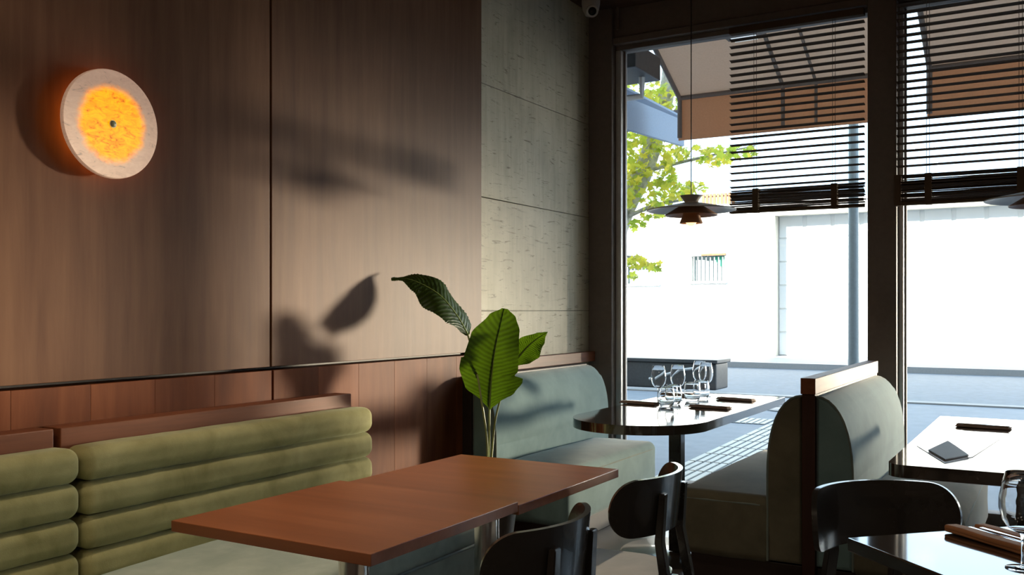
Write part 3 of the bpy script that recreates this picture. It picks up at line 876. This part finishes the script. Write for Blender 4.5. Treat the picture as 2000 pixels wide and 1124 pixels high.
nap = finish('napkin', napkin_proto(M['napkin']), M['napkin'], None, True, False, 70)
frk = finish('fork', fork_bm(), M['cutlery'], None, False, False); knf = finish('knife', knife_bm(), M['cutlery'], None, False, False)
used = [0]
def setting(x, y, rz, where, group=True):
    k = used[0]; used[0] = 1
    n_ = nap if not k else nap.copy(); f_ = frk if not k else frk.copy(); k_ = knf if not k else knf.copy()
    for o in (n_, f_, k_):
        if k: C.objects.link(o)
        o.rotation_euler = (0, 0, rz)
    n_.location = (x, y, .7512)
    ux, uy = math.cos(rz), math.sin(rz)
    f_.location = (x + .035 * ux - .012 * uy, y + .035 * uy + .012 * ux, .7667); k_.location = (x + .02 * ux + .012 * uy, y + .02 * uy - .012 * ux, .7667)
    tag(n_, 'folded brown napkin ' + where, 'napkin', 'folded napkins with cutlery'); tag(f_, 'steel fork on the napkin ' + where, 'fork', 'forks on napkins'); tag(k_, 'steel knife on the napkin ' + where, 'knife', 'knives on napkins')
    return n_, f_, k_


setting(-2.30, 5.52, R(-4), 'at the rounded end, left of the tumblers')
setting(-2.30, 6.18, R(-3), 'behind the leftmost wine glass')
setting(-1.83, 5.50, R(-3), 'right front of the rounded table')
setting(-1.84, 6.06, R(-5), 'right rear of the rounded table, near the pane')
setting(-.33, 5.28, R(-4), 'on the glaring table beyond the double bench')
bm = bmesh.new()
soft_bm(bm, (0, .0, .005), (.125, .065, .005), .0048, 3, 12, 0, .003)
soft_bm(bm, (0, -.045, .013), (.125, .022, .0075), .0072, 4, 12, 0, .003)
soft_bm(bm, (.0, .05, .011), (.12, .018, .005), .0048, 3, 12, 0, .002)
tn = finish('napkin', bm, M['tan'], None, True, False, 70)
RZ = R(-41); tn.location = (-.130, 2.715, .7515); tn.rotation_euler = (0, 0, RZ)
tag(tn, 'tan napkin folded under fork and knife beside the large wine glass', 'napkin')
for src, off, lb, ct, nm in ((frk, .022, 'steel fork on the tan napkin', 'fork', 1), (knf, -.008, 'steel knife on the tan napkin', 'knife', 0)):
    o = src.copy(); C.objects.link(o); o.rotation_euler = (0, 0, RZ)
    o.location = (-.130 + .015 * math.cos(RZ) - off * math.sin(RZ), 2.715 + .015 * math.sin(RZ) + off * math.cos(RZ), .7645 if nm else .7655)
    del o['group']; tag(o, lb + ' at the lower right', ct)
pp = [at_z(*q, .7515) for q in ((1790, 871), (1832, 847), (1955, 857), (1900, 893), (1845, 905))]
ms = prism('menu_sheet', [(p.x, p.y) for p in pp], .7512, .7522, M['paper'])
tag(ms, 'white paper menu sheet on the glaring table beyond the double bench', 'menu')
fp = [at_z(*q, .757) for q in ((1813, 880), (1851, 862), (1866, 872), (1892, 890), (1846, 899))]
fo = prism('dark_piece', [(p.x, p.y) for p in fp], .753, .760, M['piece'], None, .002)  # flat dark grey piece resting on the sheet
tag(fo, 'small dark grey folder lying on the white menu sheet', 'piece')

# ------------------------------------------------------------------ outdoors: ground
def gz(Y): return -.03 + .0187 * (Y - 6.76)
def ground(name, y0, y1, mat, x0=-40, x1=40, dz=0.0, th=.3):
    bm = bmesh.new(); add_box(bm, (x0, y0, -.5), (x1, y1, 0))
    for v in bm.verts:
        v.co.z = gz(v.co.y) + dz - (th if v.co.z < -.1 else 0)
    return struct(finish(name, bm, mat))
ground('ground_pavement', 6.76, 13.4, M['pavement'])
ground('trim_kerb_near', 13.4, 13.6, M['kerb'], dz=.02)
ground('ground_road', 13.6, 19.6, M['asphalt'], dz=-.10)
ground('trim_kerb_far', 19.6, 19.8, M['kerb'], dz=.02)
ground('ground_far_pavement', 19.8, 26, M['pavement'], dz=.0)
FYY = 22.0; FB = gz(22)


def tactile(x0, x1, y0, y1, label, nx, ny, along):
    t = thing('tactile_strip', ((x0 + x1) / 2, (y0 + y1) / 2, gz(y0)), label, 'tactile paving')
    for i in range(nx):
        for j in range(ny):
            a0 = x0 + (x1 - x0) * i / nx + .004; a1 = x0 + (x1 - x0) * (i + 1) / nx - .004
            b0_ = y0 + (y1 - y0) * j / ny + .004; b1 = y0 + (y1 - y0) * (j + 1) / ny - .004
            bm = bmesh.new(); add_box(bm, (a0, b0_, -.01), (a1, b1, .003), mi=1)
            nb = 6
            for k in range(nb):
                if along == 'y':
                    w_ = (a1 - a0) / nb; add_box(bm, (a0 + w_ * (k + .18), b0_ + .01, .003), (a0 + w_ * (k + .82), b1 - .01, .010))
                else:
                    w_ = (b1 - b0_) / nb; add_box(bm, (a0 + .01, b0_ + w_ * (k + .18), .003), (a1 - .01, b0_ + w_ * (k + .82), .010))
            for v in bm.verts: v.co.z += gz(v.co.y) + .002
            finish('tile', bm, [M['tactile'], M['groove']], t)


tactile(-2.86, -2.40, 7.1, 11.0, 'ribbed tactile paving strip running away from the window', 1, 9, 'y')
tactile(-3.75, -2.87, 10.55, 11.0, 'short ribbed tactile paving strip across the pavement beyond', 2, 1, 'y')
mh = thing('manhole_cover', (-2.95, 12.1, gz(12.1)), 'round iron manhole cover in the pavement beyond the rounded table', 'manhole cover')
lathe('cover', [(0, .006), (.26, .006), (.27, .0)], (-2.95, 12.1, gz(12.1)), M['iron'], mh, 40)
lathe('rim', [(.285, .0), (.285, .010), (.33, .010), (.34, .0)], (-2.95, 12.1, gz(12.1)), M['iron'], mh, 40)

# ------------------------------------------------------------------ outdoors: building across the street
bl = thing('building', (-4, FYY, FB), 'low white rendered building with a wide panelled garage door across the street', 'building')
GX0, GX1, GZ = -5.77, 1.2, 3.58
W1 = (-7.79, -6.96, 2.04, 2.66); W2 = (-9.55, -8.67, 2.0, 2.45)
def wallpiece(x0, x1, z0, z1): add_box(bmw, (x0, FYY, z0), (x1, FYY + .4, z1))
bmw = bmesh.new(); ZT = 3.84; zb = -.2
wallpiece(-30, W2[0], zb, ZT); wallpiece(W2[0], W2[1], zb, W2[2]); wallpiece(W2[0], W2[1], W2[3], ZT); wallpiece(W2[1], W1[0], zb, ZT)
wallpiece(W1[0], W1[1], zb, W1[2]); wallpiece(W1[0], W1[1], W1[3], ZT); wallpiece(W1[1], GX0, zb, ZT); wallpiece(GX0, GX1, GZ, ZT); wallpiece(GX1, 24, zb, ZT)
finish('wall', bmw, M['paint'], bl)
box('parapet_coping', (-30, FYY - .04, ZT), (24, FYY + .44, ZT + .05), M['paint'], bl, 0)
dfm = box('door_surround', (GX0 - .10, FYY - .03, FB), (GX0 + .03, FYY + .3, GZ + .10), M['doorframe'], bl, .005)
box('lintel', (GX0 + .03, FYY - .03, GZ - .03), (GX1, FYY + .3, GZ + .10), M['doorframe'], bl, .005)
gd = box('garage_door', (GX0, FYY + .31, FB - .1), (GX1, FYY + .36, GZ), M['door'], bl, 0)
npx, npz = 11, 6
pw, phh = (GX1 - GX0) / npx, (GZ - FB) / npz
for i in range(npx):
    for j in range(npz):
        box('door_panel', (GX0 + i * pw + .045, FYY + .285, FB + j * phh + .02), (GX0 + (i + 1) * pw - .045, FYY + .32, FB + (j + 1) * phh - .02), M['door'], gd, .008, seg=1)
for (x0, x1, z0, z1), nb in ((W1, 8), (W2, 9)):
    wn = box('window', (x0, FYY + .12, z0), (x1, FYY + .16, z1), M['glazing'], bl, 0)
    for k in range(nb):
        xx = x0 + (x1 - x0) * (k + .5) / nb
        box('window_bar', (xx - .012, FYY + .02, z0), (xx + .012, FYY + .044, z1), M['bars'], wn, 0)
    box('window_sill', (x0 - .05, FYY - .05, z0 - .05), (x1 + .05, FYY + .1, z0), M['paint'], wn, 0)
    if nb == 8:
        box('window_head', (x0 + .25, FYY - .03, z1), (x1 + .03, FYY + .05, z1 + .05), M['slats'], wn, 0)
        prism('painted_corner', [(x1 - .34, z1 - .02), (x1 - .04, z1 - .02), (x1 - .04, z1 - .30), (x1 - .16, z1 - .24)], FYY + .10, FYY + .118, M['teal_paint'], wn, axis='y')
rs = thing('roof_screen', (-7.1, FYY + .1, ZT + .05), 'small orange timber slat screen on the parapet across the street', 'screen')
for k in range(9):
    box('slat', (-7.55 + k * .093, FYY + .06, ZT + .05), (-7.55 + k * .093 + .07, FYY + .09, ZT + .33), M['slats'], rs, 0)
box('rail', (-7.56, FYY + .09, ZT + .25), (-6.7, FYY + .12, ZT + .29), M['slats'], rs, 0)

lp = at_y(1667, 700, 13.0)
sp = thing('lamp_post', (lp.x, 13.0, gz(13)), 'grey steel street pole at the kerb behind the left blind', 'street pole')
lathe('shaft', [(0, 0), (.075, 0), (.07, .6), (.055, 7.5), (0, 7.5)], (lp.x, 13.0, gz(13)), M['pole'], sp, 20)
lathe('base_plate', [(0, 0), (.16, 0), (.16, .03), (.08, .06), (0, .06)], (lp.x, 13.0, gz(13)), M['pole'], sp, 20)
tube('arm', [(lp.x, 13, 7.3), (lp.x + .1, 13.7, 7.6), (lp.x + .1, 15, 7.65)], .04, M['pole'], sp)
soft('lantern', (lp.x, 14.9, 7.56), (lp.x + .22, 15.5, 7.70), .05, M['pole'], sp)

sb = thing('stone_bench', (-5.4, 14.4, gz(14)), 'dark stone street bench block seen low behind the wine glasses', 'street bench')
soft('block', (-7.6, 13.9, gz(14)), (-4.53, 14.5, .52), .03, M['stone'], sb)
box('seat_slab', (-7.65, 13.86, .52), (-4.50, 14.54, .575), M['stone'], sb, .01)
tube('arm_rail', [(-5.6, 13.84, .25), (-5.0, 13.84, .42), (-4.6, 13.84, .48)], .022, M['alu'], sb)


# ------------------------------------------------------------------ awnings
def awning(x0, x1, ribs, label):
    t = thing('awning', ((x0 + x1) / 2, 6.8, 3.6), label, 'awning', 'terracotta awnings outside the window')
    yo, zo, yi, zi = 8.2, 3.31, 6.80, 4.02
    bm = bmesh.new()
    vs = []
    for (yy, zz) in ((yi, zi), (yo, zo), (yo, zo + .012), (yi, zi + .012)): vs.append([bm.verts.new((x, yy, zz)) for x in (x0, x1)])
    for k in range(4): bm.faces.new((vs[k][0], vs[k][1], vs[(k + 1) % 4][1], vs[(k + 1) % 4][0]))
    bm.faces.new([q[0] for q in vs]); bm.faces.new([q[1] for q in vs][::-1])
    finish('canopy', bm, M['awn_soffit'], t)
    box('valance', (x0, yo, 2.91), (x1, yo + .012, zo), M['awn_val'], t, 0)
    tube('front_bar', [(x0, yo - .02, zo - .015), (x1, yo - .02, zo - .015)], .022, M['frame'], t)
    for xx, rr in [(x0 + .02, .022)] + ribs:
        tube('rib', [(xx, yi, zi - .02), (xx, yo - .02, zo - .02), (xx, yo - .02, 2.93)], rr, M['frame'], t)
    tube('wall_bar', [(x0, yi + .01, zi - .01), (x1, yi + .01, zi - .01)], .025, M['frame'], t)


awning(-3.03, -1.12, [(-2.07, .018), (-1.79, .014)], 'terracotta canvas awning with dark ribs outside the left window pane')
awning(-.92, 1.2, [(.3, .016)], 'terracotta canvas awning outside the right window')

na = thing('neighbour_awning', (-3.4, 8, 3.1), 'blue grey awning with dark cassette box, seen beside the corner column', 'awning')
prism('side_valance', [(7.2, 2.93), (9.1, 3.02), (9.1, 3.28), (7.2, 3.22)], -3.34, -3.30, M['awn_blue'], na, axis='x')
box('cross_beam', (-4.6, 9.1, 3.24), (-3.28, 9.18, 3.40), M['frame'], na, .005)
box('cassette', (-3.35, 6.95, 3.30), (-2.93, 7.5, 3.50), M['stone'], na, .01)
tube('bracket', [(-3.35, 7.3, 3.14), (-3.02, 7.3, 3.14), (-3.02, 7.3, 3.32)], .028, M['alu'], na, 12)
prism('side_canopy', [(-6.5, 3.35), (-3.3, 3.30), (-3.3, 3.32), (-6.5, 3.37)], 7.2, 9.1, M['awn_blue'], na, axis='y')
he = thing('outdoor_heater', (-2.08, 7.0, 3.42), 'flat dark outdoor lamp with pale underside below the awning', 'heater')
box('housing', (-2.22, 6.92, 3.435), (-1.93, 7.12, 3.475), M['frame'], he, .005)
box('diffuser', (-2.16, 6.95, 3.415), (-1.98, 7.09, 3.435), M['heatglow'], he, .003)
tube('hanger', [(-2.08, 7.0, 3.475), (-2.08, 7.0, 3.86)], .012, M['frame'], he)

# ------------------------------------------------------------------ street tree
tr = thing('street_tree', (-6.1, 12.0, gz(12)), 'leaning plane tree with yellow green leaves beyond the pendant lamp', 'tree')
tp_ = curve_pts([(-6.1, 12, gz(12) - .05), (-5.75, 12, 1.3), (-5.28, 12, 2.65), (-4.98, 12.02, 3.2), (-4.78, 12.05, 3.75), (-4.6, 12.1, 4.6), (-4.7, 12.2, 5.8)], 8)
tube('trunk', tp_, [.20 - .12 * k / (len(tp_) - 1) for k in range(len(tp_))], M['bark'], tr, 14)
branches = [[(-4.95, 12, 3.25), (-4.5, 11.9, 3.3), (-4.0, 11.8, 3.35), (-3.3, 11.7, 3.42)], [(-4.8, 12, 3.7), (-4.2, 11.9, 4.2), (-3.2, 11.8, 4.6)],
            [(-5.3, 12, 2.6), (-4.7, 11.8, 2.75), (-4.2, 11.7, 2.8)], [(-5.1, 12, 3.0), (-5.6, 11.8, 3.5), (-6.2, 11.7, 4.0)], [(-5.5, 12, 2.0), (-5.35, 11.7, 2.1), (-4.9, 11.6, 2.05)]]
for b_ in branches: tube('branch', curve_pts(b_, 6), [.035 - .028 * k / 18 for k in range(6 * (len(b_) - 1) + 1)][:6 * (len(b_) - 1) + 1], M['bark'], tr, 7)
rnd = random.Random(11)
bm = bmesh.new()
def one_leaf(p, s):
    q = Matrix.Rotation(rnd.uniform(0, 2 * PI), 3, 'Z') @ Matrix.Rotation(rnd.uniform(-1.3, 1.3), 3, 'X') @ Matrix.Rotation(rnd.uniform(-1, 1), 3, 'Y')
    rim = []
    for k in range(10):
        a = 2 * PI * k / 10; rr = s * (1.0 if k % 2 == 0 else .55) * (1.1 if k in (0,) else 1)
        rim.append(bm.verts.new(Vector(p) + q @ Vector((rr * math.cos(a), rr * math.sin(a), -.12 * rr))))
    c0 = bm.verts.new(p)
    for k in range(10): bm.faces.new((c0, rim[k], rim[(k + 1) % 10]))
def cluster(px, py, rx, ry, n, s=.062):
    for _ in range(int(n * 1.7)):
        while True:
            a, b = rnd.uniform(-1, 1), rnd.uniform(-1, 1)
            if a * a + b * b < 1: break
        p = at_y(px + a * rx, py + b * ry, 11.8 + rnd.uniform(-.5, .6)); one_leaf(p, s * rnd.uniform(.6, 1.25))
for a in ((1235, 262, 26, 24, 60), (1270, 282, 20, 28, 45), (1310, 295, 24, 30, 45), (1245, 330, 26, 30, 50), (1300, 340, 22, 26, 34), (1350, 300, 30, 16, 24), (1405, 300, 34, 14, 26),
          (1450, 296, 28, 12, 16), (1395, 316, 30, 10, 16), (1235, 380, 22, 26, 36), (1290, 380, 26, 30, 44), (1335, 372, 22, 18, 28), (1365, 365, 20, 10, 12), (1270, 412, 30, 18, 26), (1245, 440, 22, 10, 10),
          (1240, 512, 24, 10, 26), (1275, 520, 24, 8, 20), (1232, 540, 12, 6, 6), (1290, 190, 40, 30, 60), (1250, 200, 40, 50, 60), (1400, 200, 100, 40, 60), (1200, 330, 40, 80, 80)):
    cluster(*a)
fo_ = finish('foliage', bm, M['foliage'], tr); fo_['kind'] = 'stuff'
